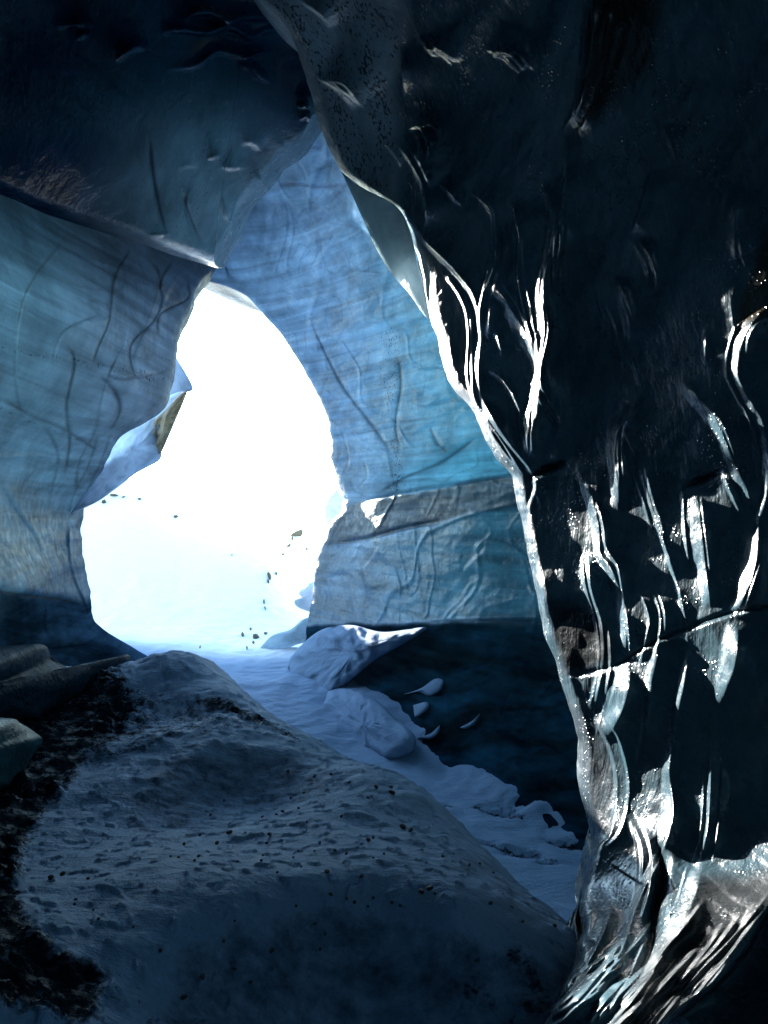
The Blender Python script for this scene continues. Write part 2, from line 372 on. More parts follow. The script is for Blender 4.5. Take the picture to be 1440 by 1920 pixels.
def pad_body(name, poly, base, thick, mat, parent=None, rings=14, n=96, at=None, back=.5, rough_n=.0, seed=3, lift=0.0, power=.5):
    """closed rounded body whose outline is the traced polygon; front domes towards the viewer, back sits in what carries it"""
    P = curve(list(poly) + [poly[0]], 5); s = np.r_[0, np.cumsum(np.hypot(*np.diff(P, axis=0).T))]
    t = np.linspace(0, s[-1], n, endpoint=False); P = np.stack([np.interp(t, s, P[:, 0]), np.interp(t, s, P[:, 1])], -1)
    c = P.mean(0); r = np.sin(np.linspace(0, np.pi / 2, rings + 1))[1:]
    px = c[0] + (P[:, 0] - c[0])[None] * r[:, None]; py = c[1] + (P[:, 1] - c[1])[None] * r[:, None]
    D = base(px, py) - lift; dome = (1 - (r ** 2)[:, None] * .9999) ** power
    wx = (px - CX) / F * D; wz = (CY - py) / F * D; nn = rough_n * fbm(wx * 4, wz * 4, 4, seed)
    front = W(px, py, D - thick * dome + nn * (dome > .1)); bk = W(px, py, D + thick * back * dome)
    cf = W(np.array([c[0]]), np.array([c[1]]), base(np.array([c[0]]), np.array([c[1]])) - lift - thick); cb = W(np.array([c[0]]), np.array([c[1]]), base(np.array([c[0]]), np.array([c[1]])) - lift + thick * back)
    V = np.concatenate([cf, front.reshape(-1, 3), bk[:-1].reshape(-1, 3), cb]); fc = []
    j = np.arange(n); j2 = (j + 1) % n
    fc = [np.stack([0 * j, 0 * j, 1 + j2, 1 + j], -1)]
    tri = np.stack([0 * j, 1 + j2, 1 + j], -1); q = []
    for k in range(rings - 1): a = 1 + k * n; b = a + n; q.append(np.stack([a + j, a + j2, b + j2, b + j], -1))
    o = 1 + rings * n; last = 1 + (rings - 1) * n
    q.append(np.stack([last + j, last + j2, o + (rings - 2) * n + j2, o + (rings - 2) * n + j], -1))
    for k in range(rings - 2, 0, -1): a = o + k * n; b = a - n; q.append(np.stack([a + j, a + j2, b + j2, b + j], -1))
    e = len(V) - 1
    # centre fans as quads with a doubled centre are avoided: use triangles split into their own mesh build
    me = bpy.data.meshes.new(name)
    faces = [tuple(x) for x in tri.tolist()] + [tuple(x) for x in np.concatenate(q).tolist()] + [(e, int(o + a), int(o + b)) for a, b in zip(j, j2)]
    me.from_pydata(V.tolist(), [], faces); me.polygons.foreach_set('use_smooth', np.ones(len(faces), bool)); me.update()
    import bmesh
    bm = bmesh.new(); bm.from_mesh(me); bmesh.ops.recalc_face_normals(bm, faces=bm.faces); bm.to_mesh(me); bm.free()
    for an, val in (at or {}).items():
        if isinstance(val, tuple):
            a = me.attributes.new(an, 'FLOAT_COLOR', 'POINT'); a.data.foreach_set('color', np.tile(np.array([*val, 1], np.float32), len(V)))
        else:
            a = me.attributes.new(an, 'FLOAT', 'POINT'); a.data.foreach_set('value', np.full(len(V), val, np.float32))
    me.materials.append(mat); ob = bpy.data.objects.new(name, me); C.objects.link(ob)
    if parent is not None: ob.parent = parent
    return ob

# ================================================================== SNOW FLOOR AND OUTER SLOPES (structure)
fp = [  # x, y, z of the valley of snow: cave floor, saddle in the opening, slope beyond
 (-2.0, 14, .45), (-3.2, 13.5, .5), (-.8, 14.0, .6), (.4, 9.3, .07), (1.5, 6, .09), (1.1, 8.2, .08), (2.2, 7.4, .02), (4, 4, 0), (0, 2, -.2), (-5, 2, -.2),
 (-8, 8, 0), (5, 10, .3), (-5, 9, .3), (-1, 11, .3), (1.5, 12, .4), (-6, 13, .8), (2, 17, .5), (-2.2, 16, .45), (-3.5, 20, .6), (0, 20.5, .5), (4, 21, .5),
 (-9, 15, .8), (-14, 14, .8), (-4, 25, .8), (4, 27, .8), (-12, 32, 1.5), (10, 16, .5), (12, 30, 1.2), (-20, 5, 0), (20, 5, 0), (0, -12, 0), (-20, -10, 0), (20, -10, 0), (-25, 30, 1.5), (25, 30, 1.5)]
ft = TPS([(a, b) for a, b, c in fp], [c for a, b, c in fp], .002)
def floor_z(x, y):
    z = ft(np.clip(x, -25, 25), np.clip(y, -12, 34))
    far = np.clip((np.hypot(x, y) - 34) / 60, 0, 1)
    z = z * (1 - far) + 7 * far
    top = np.interp(x, [-20, -12, -9.6, -8.2, -6.8, -5.2, -3.0, -1.2], [4.9, 4.9, 4.9, 4.85, 4.0, 2.9, 2.2, .5])  # snow bank added beyond the mouth, shaped to keep sun off mound and floor
    k = smooth(-16, -13, x) * np.exp(-((y - 20.5) / 2.2) ** 2) * smooth(-.9, -2.5, x)
    z = z * (1 - k) + top * k
    z = z + .22 * smooth(-.9, .3, x - (11.2 - y) * .62 + .25 * fbm(x * 1.5, y * 1.5, 3, 15)) * smooth(14, 11, y) * smooth(5.5, 7.5, y)
    return z + .05 * fbm(x * .8, y * .8, 4, 5) + .018 * fbm(x * 3.2, y * 3.2, 4, 6)
def build_floor():
    g = np.concatenate([-np.geomspace(1200, 22, 16), np.linspace(-21, -7, 40), np.linspace(-6.9, 7, 330), np.linspace(7.2, 21, 40), np.geomspace(22, 1200, 16)])
    h = np.concatenate([-np.geomspace(1200, 6, 14), np.linspace(-5, 3, 20), np.linspace(3.1, 24, 480), np.linspace(24.3, 40, 40), np.geomspace(42, 2400, 20)])
    x, y = np.meshgrid(g, h); z = floor_z(x, y); d = np.maximum(y, .5)
    px = CX + x / d * F; py = CY - (z - ZC) / d * F
    inside = smooth(15, 12.5, y)
    ash = .0 + .54 * smooth(9.5, 8, y) * smooth(-.2, .6, x) * (.55 + .6 * fbm(x * 1.2 + 3, y * 4.0 + x * 1.5, 4, 9))
    ash = np.clip(ash, 0, .62) * inside
    z = z - .05 * smooth(.42, .56, ash)
    o = mesh_obj('snow_ground', np.stack([x, y, z], -1).reshape(-1, 3), grid_faces(len(h), len(g)), M_snow, None, {'ash': ash.ravel(), 'daylit': smooth(13.5, 16, y).ravel()})
    tag(o, 'pale blue snow floor running out of the cave mouth', kind='structure')
build_floor()

# ================================================================== FOREGROUND MOUND
mp = [(-300,1920,2.3),(100,1920,2.6),(500,1920,3.2),(700,1920,3.4),(900,1920,3.4),(1080,1920,3.2),(1250,1930,3.2),
 (-200,1650,3.6),(100,1650,3.7),(220,1790,3.05),(60,1780,3.0),(450,1730,3.45),(600,1690,3.75),(850,1730,3.6),(980,1790,3.6),(1085,1850,3.5),
 (300,1600,4.2),(500,1600,4.3),(700,1600,4.25),(880,1640,4.2),
 (420,1560,5.0),(300,1500,5.5),(450,1490,5.9),(560,1450,6.1),(420,1405,6.3),(300,1450,5.8),
 (330,1220,9.0),(250,1240,9.0),(420,1295,8.0),(490,1335,7.6),(560,1370,7.2),(640,1412,6.7),(700,1440,6.4),(780,1475,6.0),(850,1540,5.4),(950,1640,4.8),(1020,1700,4.4),(1090,1745,4.15),
 (270,1330,7.8),(180,1370,7.0),(380,1340,7.5),(160,1450,6.0),(80,1500,5.4),(0,1600,4.4),(-200,1400,5.5),(60,1350,7.4)]
pts = []; vals = []
for a, b, c in mp:
    p = W(np.array(a, float), np.array(b, float), np.array(c, float)); pts.append((p[0], p[1])); vals.append(p[2])
for (x, y, z) in [(-2.0,10.2,.75),(-1.0,9.2,.35),(-.1,8.2,-.1),(.8,7.4,-.3),(1.2,6.6,-.3),(1.6,5.8,-.3),(2.0,5.1,-.3),(2.4,4.2,-.2),(2.4,3,0.2),(-3.2,10.5,.8),(-5,9,1.4),(-5,4,1.8),(3.2,6.5,-.6),(0.5,9.5,-.6),(-1.5,11.6,-.2),(-2,0.5,.8),(1,.5,.6)]:
    pts.append((x, y)); vals.append(z)
mt = TPS(pts, vals, .0006)
MOUND_FEATS = []
def mound_z(x, y):
    z = mt(x, y)
    return z + .04 * fbm(x * 1.1, y * 1.1, 3, 21) + .010 * fbm(x * 5, y * 5, 4, 22) + .012 * smooth(.35, .6, fbm(x * 9, y * 9, 3, 23))
def ash_map(px, py):
    """how much black ash lies on the mound, traced from the photograph's patches"""
    a = .18 * np.ones_like(px)
    def add(poly, soft, amt):
        nonlocal a
        a = np.maximum(a, amt * polymask(px, py, poly, soft))
    add([(-400,1290),(240,1230),(290,1330),(250,1400),(180,1440),(60,1610),(60,1700),(110,1760),(215,1800),(210,1940),(-400,1940)], 62, .66)
    add([(210,1250),(330,1290),(400,1300),(520,1360),(650,1420),(700,1450),(600,1440),(560,1420),(450,1385),(350,1400),(240,1430),(160,1470),(120,1400)], 34, .50)
    add([(350,1290),(430,1300),(520,1350),(600,1395),(560,1400),(460,1360),(360,1330)], 20, .58)
    add([(380,1740),(480,1750),(600,1700),(800,1720),(900,1760),(1100,1780),(1100,1960),(300,1960)], 30, .36)
    add([(880,1760),(1110,1730),(1110,1960),(820,1960)], 30, .46)
    add([(200,1790),(330,1860),(420,1960),(190,1960)], 20, .42)
    return a
def silt_shade_map(px, py):
    """painted shade of the slopes facing the viewer, with some black sand"""
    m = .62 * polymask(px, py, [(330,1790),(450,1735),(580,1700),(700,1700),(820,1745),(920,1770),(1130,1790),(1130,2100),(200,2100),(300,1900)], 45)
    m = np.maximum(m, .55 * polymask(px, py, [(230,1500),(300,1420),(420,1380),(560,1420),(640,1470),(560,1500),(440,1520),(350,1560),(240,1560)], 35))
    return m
def build_mound():
    pxs = np.linspace(-420, 1330, 560); ys = np.concatenate([np.geomspace(1.3, 9.3, 520), np.linspace(9.35, 12, 30)])
    a, y = np.meshgrid(pxs, ys); x = (a - CX) / F * y; z = mound_z(x, y)
    py = CY - (z - ZC) / y * F; ash = ash_map(a, py)
    # ash lies as a broken crust: rough it up where it is thick
    k = smooth(.4, .6, ash)
    big = smooth(-.2, .5, fbm(x * 1.7, y * 1.7, 2, 35))
    z = z + k * ((.012 + .05 * big) * fbm(x * 8, y * 8, 5, 31) + .09 * big * np.abs(fbm(x * 2.6, y * 2.6, 3, 32))) + .015 * fbm(x * 3, y * 3, 3, 33)
    o = mesh_obj('snow_mound', np.stack([x, y, z], -1).reshape(-1, 3), grid_faces(len(ys), len(pxs)), M_mound, None, {'ash': ash.ravel(), 'silt_shade': silt_shade_map(a + 25 * fbm(x, y, 3, 41), py + 20 * fbm(x * 1.4, y * 1.4, 4, 42)).ravel()})
    tag(o, 'dark blue snow mound with black ash filling the foreground', kind='structure')
build_mound()

# ================================================================== LEFT WALL (C)
left_base = depth([(0,400,6.9),(150,350,8.9),(0,700,7.0),(0,1100,7.4),(0,1350,7.4),(200,600,8.6),(350,600,11.3),(400,500,11.3),(250,800,10.2),(150,950,11.8),(160,1100,11.8),(200,1200,11.4),
   (240,1240,11),(100,850,9.4),(80,1100,9.2),(-400,700,4.7),(-400,1200,4.8),(-700,900,4.0),(-700,300,3.9),(300,300,10.2),(0,100,7.4),(240,1400,10.5)])
LW = [(620,-100),(560,250),(440,420),(402,498),(372,535),(362,570),(345,600),(328,650),(326,690),(318,730),(308,760),(270,785),(225,805),(208,830),(185,880),(165,915),(150,950),(143,1000),(150,1050),(155,1080),(163,1120),(166,1170),(190,1195),(240,1225),(300,1260),(300,1500)]
left_feats = [
 ('g',.05,3,0,[(250,460),(215,520),(205,600),(185,650),(170,690)]),
 ('s',.05,6,30,[(130,440),(60,530),(35,600),(30,700),(45,800)]),
 ('s',.05,7,30,[(195,590),(130,615),(110,640),(98,690)]),
 ('r',.03,4,0,[(245,460),(225,490),(215,560),(200,600),(140,605),(115,640)]),
 ('g',.06,4,0,[(330,480),(300,530),(305,560),(290,600),(245,650),(255,720)]),
 ('r',.03,4,0,[(345,500),(310,555),(300,600),(285,650)]),
 ('g',.05,3,0,[(350,520),(352,560),(300,590),(298,640)]),
 ('s',.12,10,45,[(190,695),(230,710),(290,700),(318,690)]),
 ('g',.10,5,0,[(185,700),(215,735),(225,770),(205,810)]),
 ('s',.08,9,30,[(240,640),(210,690),(190,760),(180,810),(150,870),(140,950)]),
 ('g',.06,4,0,[(120,640),(140,680),(125,760),(130,830),(120,900)]),
 ('s',.07,9,40,[(75,780),(110,850),(100,920),(90,990),(110,1040),(110,1110)]),
 ('s',.07,9,35,[(0,900),(35,960),(70,1010),(85,1060),(100,1110)]),
 ('s',.08,8,26,[(190,800),(165,880),(140,930),(128,1000),(135,1070),(155,1120),(190,1190)]),
 ('s',.06,6,20,[(215,800),(190,870),(160,935),(148,990),(150,1050)]),
 ('g',.03,3,0,[(0,745),(60,780),(120,805),(190,850)]),
 ('g',.16,6,0,[(-100,1080),(0,1108),(60,1118),(120,1125),(165,1140)]),
 ('g',.10,5,0,[(-100,1225),(0,1222),(100,1215),(190,1205)]),
 ('s',.08,8,30,[(90,1130),(85,1170),(95,1200)]),
 ('s',.10,10,40,[(270,470),(300,520),(280,600),(240,700)]),
]
def lip_rows(px):
    return np.interp(px, [-900,-400,0,60,120,180,250,310,360,400], [40,200,357,385,405,425,445,468,483,495])
def left_paint(px, py, V):
    rim = smooth(420, 0, (400 - px) + 0 * py)
    tint = mixc((.014,.052,.095), (.022,.052,.092), smooth(60, 330, px))
    lo = smooth(1095, 1125, py - 0.1 * px)
    low = np.array((.012,.028,.048)) * (1 + 1.0 * np.clip(fbm(px / 160., (py - .12 * px + 10 * fbm(px / 90., py / 60., 3, 81)) / 34., 5, 78, .6), -.6, 1.2))[..., None]
    tint = mixc(tint, 0 * tint + low, lo)
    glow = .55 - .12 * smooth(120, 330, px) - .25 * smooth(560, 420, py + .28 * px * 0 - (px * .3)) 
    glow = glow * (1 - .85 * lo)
    band = np.exp(-((py - (650 + 0.2 * px)) / 12) ** 2) + np.exp(-((py - (765 + .42 * px)) / 10) ** 2)
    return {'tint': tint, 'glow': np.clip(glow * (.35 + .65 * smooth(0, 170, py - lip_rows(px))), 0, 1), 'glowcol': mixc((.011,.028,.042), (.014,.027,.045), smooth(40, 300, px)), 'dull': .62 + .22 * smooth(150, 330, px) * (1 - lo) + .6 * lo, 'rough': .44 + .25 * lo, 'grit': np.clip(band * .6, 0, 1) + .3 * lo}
lwall_tag = ( 'blue grey layered ice wall left of the bright opening', 'ice wall')
lwall_mesh = loft('ice_wall', [(-900,-100),(-900,1600)], LW, -100, 1450, 560, 420, left_base, M_wall, [(k, A * 1.2, w_, L_, p) for (k, A, w_, L_, p) in left_feats], 0, 14, .15, 1.0, (0, 3), 3, .05, (1.0, 2.2), left_paint, None, lambda px, py, D, wx, wz: D + vein_relief(wx, wz, .034, 91), pw=(1., 1.6))
tag(lwall_mesh, *lwall_tag)

# ================================================================== OVERHANGING ROOF SLAB (B)
roof_base = depth([(400,495,10.6),(430,440,10.5),(500,340,10.0),(580,240,9.2),(600,50,8.7),(300,450,9.2),(150,400,7.8),(0,355,6.4),(0,100,6.0),(150,250,7.0),(300,200,7.9),(300,330,8.5),(-400,200,4.2),(300,-200,6.8),(700,-200,7.2),(-300,-300,3.6),(300,-900,3.0),(1000,-900,3.2),(1200,-300,5)])
def build_roof():
    nu, nv = 620, 420
    us = np.linspace(-700, 402, nu); 
    # columns run from the lip (or the traced right edge) up and over the camera
    R = np.array([(402,495),(405,480),(430,440),(445,395),(478,352),(500,330),(520,300),(560,272),(585,235),(640,150),(760,-60)], float)
    lipx = np.concatenate([us, curve(R, 4)[1:, 0]]); lipy = np.concatenate([lip_rows(us), curve(R, 4)[1:, 1]])
    s = np.linspace(0, 1, nv) ** 1.5
    topx = np.interp(np.arange(len(lipx)), [0, len(lipx) - 1], [-900, 1300]); topy = np.full(len(lipx), -1500.)
    px = lipx[:, None] + (topx - lipx)[:, None] * s[None] ** 1.3; py = lipy[:, None] + (topy - lipy)[:, None] * s[None]
    D = np.maximum(roof_base(px, py), 1.6)
    wx = (px - CX) / F * D; wz = (CY - py) / F * D
    D = D + .04 * fbm(wx * .8, wz * .8, 3, 51) + .008 * fbm(wx * 3, wz * 4, 3, 52)
    feats = [
     ('s',.14,9,22,[(560,20),(520,38),(460,36),(430,45),(400,30),(370,28),(340,45)]),
     ('s',.10,8,18,[(545,60),(500,62),(470,75),(430,55),(390,65),(330,60),(295,70)]),
     ('s',.08,7,15,[(520,105),(490,103),(460,112),(410,100),(370,125),(300,135)]),
     ('s',.09,9,18,[(520,160),(490,150),(465,130),(440,122)]),
     ('s',.10,8,12,[(580,200),(570,185),(550,175)]),('s',.10,8,12,[(585,215),(572,203),(555,200)]),('s',.08,7,12,[(585,232),(575,222),(560,225)]),
     ('s',.08,8,18,[(490,285),(470,270),(445,275)]),('s',.08,7,16,[(420,290),(400,298),(385,300)]),
     ('s',.08,7,18,[(375,320),(355,312),(325,325)]),('s',.07,7,18,[(465,312),(430,318),(410,310)]),
     ('s',.07,6,14,[(500,325),(495,340),(470,345)]),
     ('s',.08,8,20,[(280,95),(255,92),(235,105),(215,120)]),('s',.06,6,16,[(180,48),(140,50),(100,52)]),('s',.05,6,16,[(170,65),(140,75)]),
     ('g',.06,4,0,[(278,245),(283,310),(293,370),(305,420),(318,455)]),
     ('g',.05,3,0,[(335,340),(350,390),(370,440),(385,470)]),('r',.04,5,0,[(415,350),(425,400),(435,430)]),
     ('g',.04,3,0,[(360,330),(345,380),(352,420),(372,450)]),('r',.04,4,0,[(250,444),(300,440),(330,436)])]
    feats = [(k, A * (1.5 if k == 's' else 1.5), w_, L_, p[::-1] if k == 's' else p) for (k, A, w_, L_, p) in feats]
    D = apply_lines(px, py, D, feats)
    e = np.clip(np.hypot(px - lipx[:, None], py - lipy[:, None]) / 26, 0, 1); D = D + .30 * (1 - np.sqrt(1 - (1 - e) ** 2 * .999))
    V = W(px, py, D)
    sk = []
    for q in (1.0, .6, .25):
        Q = V[:, 0].copy(); Q[:, 1] += 1.1 * q; Q[:, 2] += .45 * q * q; sk.append(Q[:, None])
    V = np.concatenate(sk + [V], 1); PX = np.concatenate([px[:, :1]] * 3 + [px], 1); PY = np.concatenate([py[:, :1]] * 3 + [py], 1)
    g = smooth(300, 30, np.hypot((PX - 410) * .9, (PY - 430) * .9))  # light from the opening painted in as a paler, greyer tip
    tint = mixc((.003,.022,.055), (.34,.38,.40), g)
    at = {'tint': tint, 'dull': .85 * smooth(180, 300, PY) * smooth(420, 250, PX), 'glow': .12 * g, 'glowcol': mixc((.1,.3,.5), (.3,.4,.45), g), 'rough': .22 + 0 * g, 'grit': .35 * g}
    at = {k: v.reshape(-1, 3) if v.ndim == 3 else v.ravel() for k, v in at.items()}
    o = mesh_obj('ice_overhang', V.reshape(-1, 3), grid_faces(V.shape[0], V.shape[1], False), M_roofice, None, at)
    tag(o, 'dark navy ice overhang at upper left, tapering to a tip painted pale with light from the opening', 'ice overhang')
build_roof()

# ================================================================== FAR BLUE WALL (D)
far_base = depth([(620,900,14.4),(590,1100,14),(560,1220,13.6),(700,1000,12.9),(700,1250,11.9),(880,1000,10.8),(880,1300,9.9),(880,1480,8.7),(1050,1100,9.4),(1050,1500,7.8),(780,700,12.2),
  (500,400,12.8),(620,300,11.4),(450,530,14.2),(540,640,14.5),(1250,900,8.2),(1250,1500,7.0),(1700,1000,6.5),(300,300,11.5),(500,100,10),(1000,300,8.6),(1000,600,9.8),(700,1400,10.6),(780,1450,9.4),(1600,1600,5.2),(640,1600,9)])
FL = [(260,-150),(290,300),(340,520),(395,527),(440,545),(462,552),(480,575),(505,602),(530,630),(548,660),(575,700),(592,735),(612,775),(620,820),(622,860),(632,900),(645,930),(640,960),(615,985),(600,1020),(592,1060),(588,1100),(582,1140),(576,1170),(572,1200),(560,1230),(540,1260),(520,1300),(500,1700)]
far_feats = [
 ('l',.25,10,80,[(660,945),(720,930),(800,915),(880,903),(980,885),(1100,860)]),
 ('g',.10,4,0,[(610,1022),(680,1012),(760,990),(840,975)]),
 ('l',.14,12,60,[(660,1172),(760,1170),(860,1163),(1000,1162),(1150,1160)]),
 ('s',.10,8,30,[(705,980),(705,1030),(680,1070),(690,1110),(680,1150)]),
 ('s',.12,9,40,[(915,985),(905,1030),(875,1060),(860,1090)]),('s',.10,8,30,[(870,1110),(868,1135),(845,1155)]),
 ('s',.08,7,25,[(960,1190),(925,1240),(880,1255),(840,1265)]),('s',.05,6,25,[(960,1290),(945,1330),(940,1350)]),
 ('g',.05,4,0,[(580,600),(640,720),(700,800),(740,860)]),
 ('r',.04,4,0,[(660,590),(720,600),(760,560)]),
 ('g',.05,4,0,[(745,660),(752,720),(742,790),(750,850)]),
 ('s',.08,7,18,[(640,800),(655,860),(640,900)]),('s',.08,7,18,[(680,860),(690,890),(670,920)]),
 ('r',.06,5,0,[(455,380),(510,375),(560,385),(620,400),(660,420),(690,445)]),
 ('r',.05,4,0,[(450,395),(480,375),(530,378),(580,375),(640,410),(690,440),(710,480)]),
 ('s',.12,8,30,[(510,345),(560,345),(600,350),(640,345),(680,350)]),
 ('s',.12,8,26,[(520,300),(545,290),(570,320),(575,345)]),('s',.10,7,20,[(560,280),(590,275),(610,280)]),
 ('r',.05,4,0,[(545,465),(590,450),(640,440),(680,448)]),
 ('s',.06,6,26,[(640,520),(660,505),(720,510)]),('g',.08,4,0,[(900,815),(860,845),(820,870),(760,895),(700,930)]),('g',.06,4,0,[(805,800),(820,830),(840,850)]),
 ('s',.10,8,25,[(620,700),(600,760),(640,800)]),('r',.05,4,0,[(650,830),(700,850),(720,880),(690,900)]),
]
def far_paint(px, py, V):
    py = py + 5 * fbm(px / 70., py / 200., 3, 77)
    x1 = smooth(560, 960, px)
    tint = mixc((.07,.13,.23), (.02,.10,.16), x1)
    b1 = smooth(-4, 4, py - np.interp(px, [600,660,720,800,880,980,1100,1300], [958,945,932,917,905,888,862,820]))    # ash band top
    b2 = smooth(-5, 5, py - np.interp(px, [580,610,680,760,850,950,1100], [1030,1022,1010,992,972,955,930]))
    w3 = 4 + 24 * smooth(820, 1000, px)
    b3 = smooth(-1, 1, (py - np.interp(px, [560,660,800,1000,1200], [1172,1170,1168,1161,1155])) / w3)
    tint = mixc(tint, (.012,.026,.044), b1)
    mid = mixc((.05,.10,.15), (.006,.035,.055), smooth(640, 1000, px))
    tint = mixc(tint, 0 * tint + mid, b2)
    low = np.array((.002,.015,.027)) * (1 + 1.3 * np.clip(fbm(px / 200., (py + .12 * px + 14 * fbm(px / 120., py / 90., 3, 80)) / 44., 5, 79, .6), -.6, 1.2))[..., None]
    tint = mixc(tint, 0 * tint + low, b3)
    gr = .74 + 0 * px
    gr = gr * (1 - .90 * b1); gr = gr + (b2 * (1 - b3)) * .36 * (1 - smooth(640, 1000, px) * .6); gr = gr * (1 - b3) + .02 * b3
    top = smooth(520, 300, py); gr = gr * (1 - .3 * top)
    seam = py - np.interp(px, [600,660,720,800,880,980,1100,1300], [958,945,932,917,905,888,862,820])
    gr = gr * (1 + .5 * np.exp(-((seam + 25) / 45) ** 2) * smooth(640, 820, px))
    col = mixc((.060,.10,.145), (.030,.10,.13), smooth(600, 900, px))
    grit = .55 * np.exp(-((px - 735 - .05 * (py - 700)) / 35) ** 2) * smooth(560, 640, py) * (1 - b1) + .5 * np.exp(-((py - 1080) / 70) ** 2) * np.exp(-((px - 700) / 60) ** 2)
    return {'tint': tint, 'glow': gr, 'glowcol': col, 'dull': b3, 'rough': .28 + .5 * b3 + .2 * b1 * (1 - b2), 'grit': grit}
def far_extra(px, py, D, wx, wz):
    d = smooth(1165, 1185, py)
    return D + d * .10 * fbm(wx * 1.2, wz * 2.5, 4, 61) + (1 - .6 * d) * smooth(10, 90, px - np.interp(py, [q[1] for q in FL], [q[0] for q in FL])) * vein_relief(wx, wz, .03, 95)
fwall_tag = ( 'bright turquoise blue ice wall right of the opening with a dark ash band', 'ice wall')
o = loft('ice_wall', FL, [(1900,-150),(1900,1700)], -150, 1640, 640, 520, far_base, M_wall, [(k, A * (.65 if k in 'sr' else 1), w_, L_, p) for (k, A, w_, L_, p) in far_feats], 14, 0, .12, 3.2, (3.5, 0), 5, .05, (1.0, 2.0), far_paint, None, far_extra, pw=(1.8, 1.))  # rim skirt made extra deep to keep sun off the wall's back
tag(o, *fwall_tag)

# ================================================================== NEAR DARK CURTAIN (A)
cur_base = depth([(480,0,6.3),(740,60,5.2),(900,0,4.3),(1100,0,3.7),(1440,0,3.0),(640,320,6.8),(745,400,6.1),(900,400,5.1),(1100,400,4.2),(1440,400,3.35),
  (832,690,6.1),(1000,700,5.2),(1250,700,4.15),(1440,700,3.55),(960,960,5.7),(1000,1000,5.5),(1250,1000,4.45),(1440,1000,3.85),(1440,1280,3.71),(1250,1280,4.34),(1700,900,3.2),
  (1040,1230,5.2),(1085,1450,4.9),(1250,1500,4.25),(1440,1500,3.84),(1100,1600,4.5),(1010,1920,3.2),(1180,1880,2.85),(1440,1750,2.95),(1440,1920,2.3),(700,-200,4.4),(1300,-300,3.0)], .0005)
CL = [(300,-250),(480,0),(520,35),(550,72),(562,110),(585,180),(600,240),(620,285),(642,325),(690,360),(742,393),(770,440),(790,500),(800,560),(806,600),(820,630),(832,690),(845,725),(870,745),(890,772),(905,815),(930,860),(960,888),(968,940),(980,985),(990,1040),(1005,1110),(1020,1190),(1040,1235),(1055,1290),(1075,1350),(1088,1400),(1085,1480),(1100,1530),(1112,1580),(1095,1640),(1080,1700),(1090,1755),(1070,1810),(1040,1870),(1010,1920),(960,2000)]
S = 's'
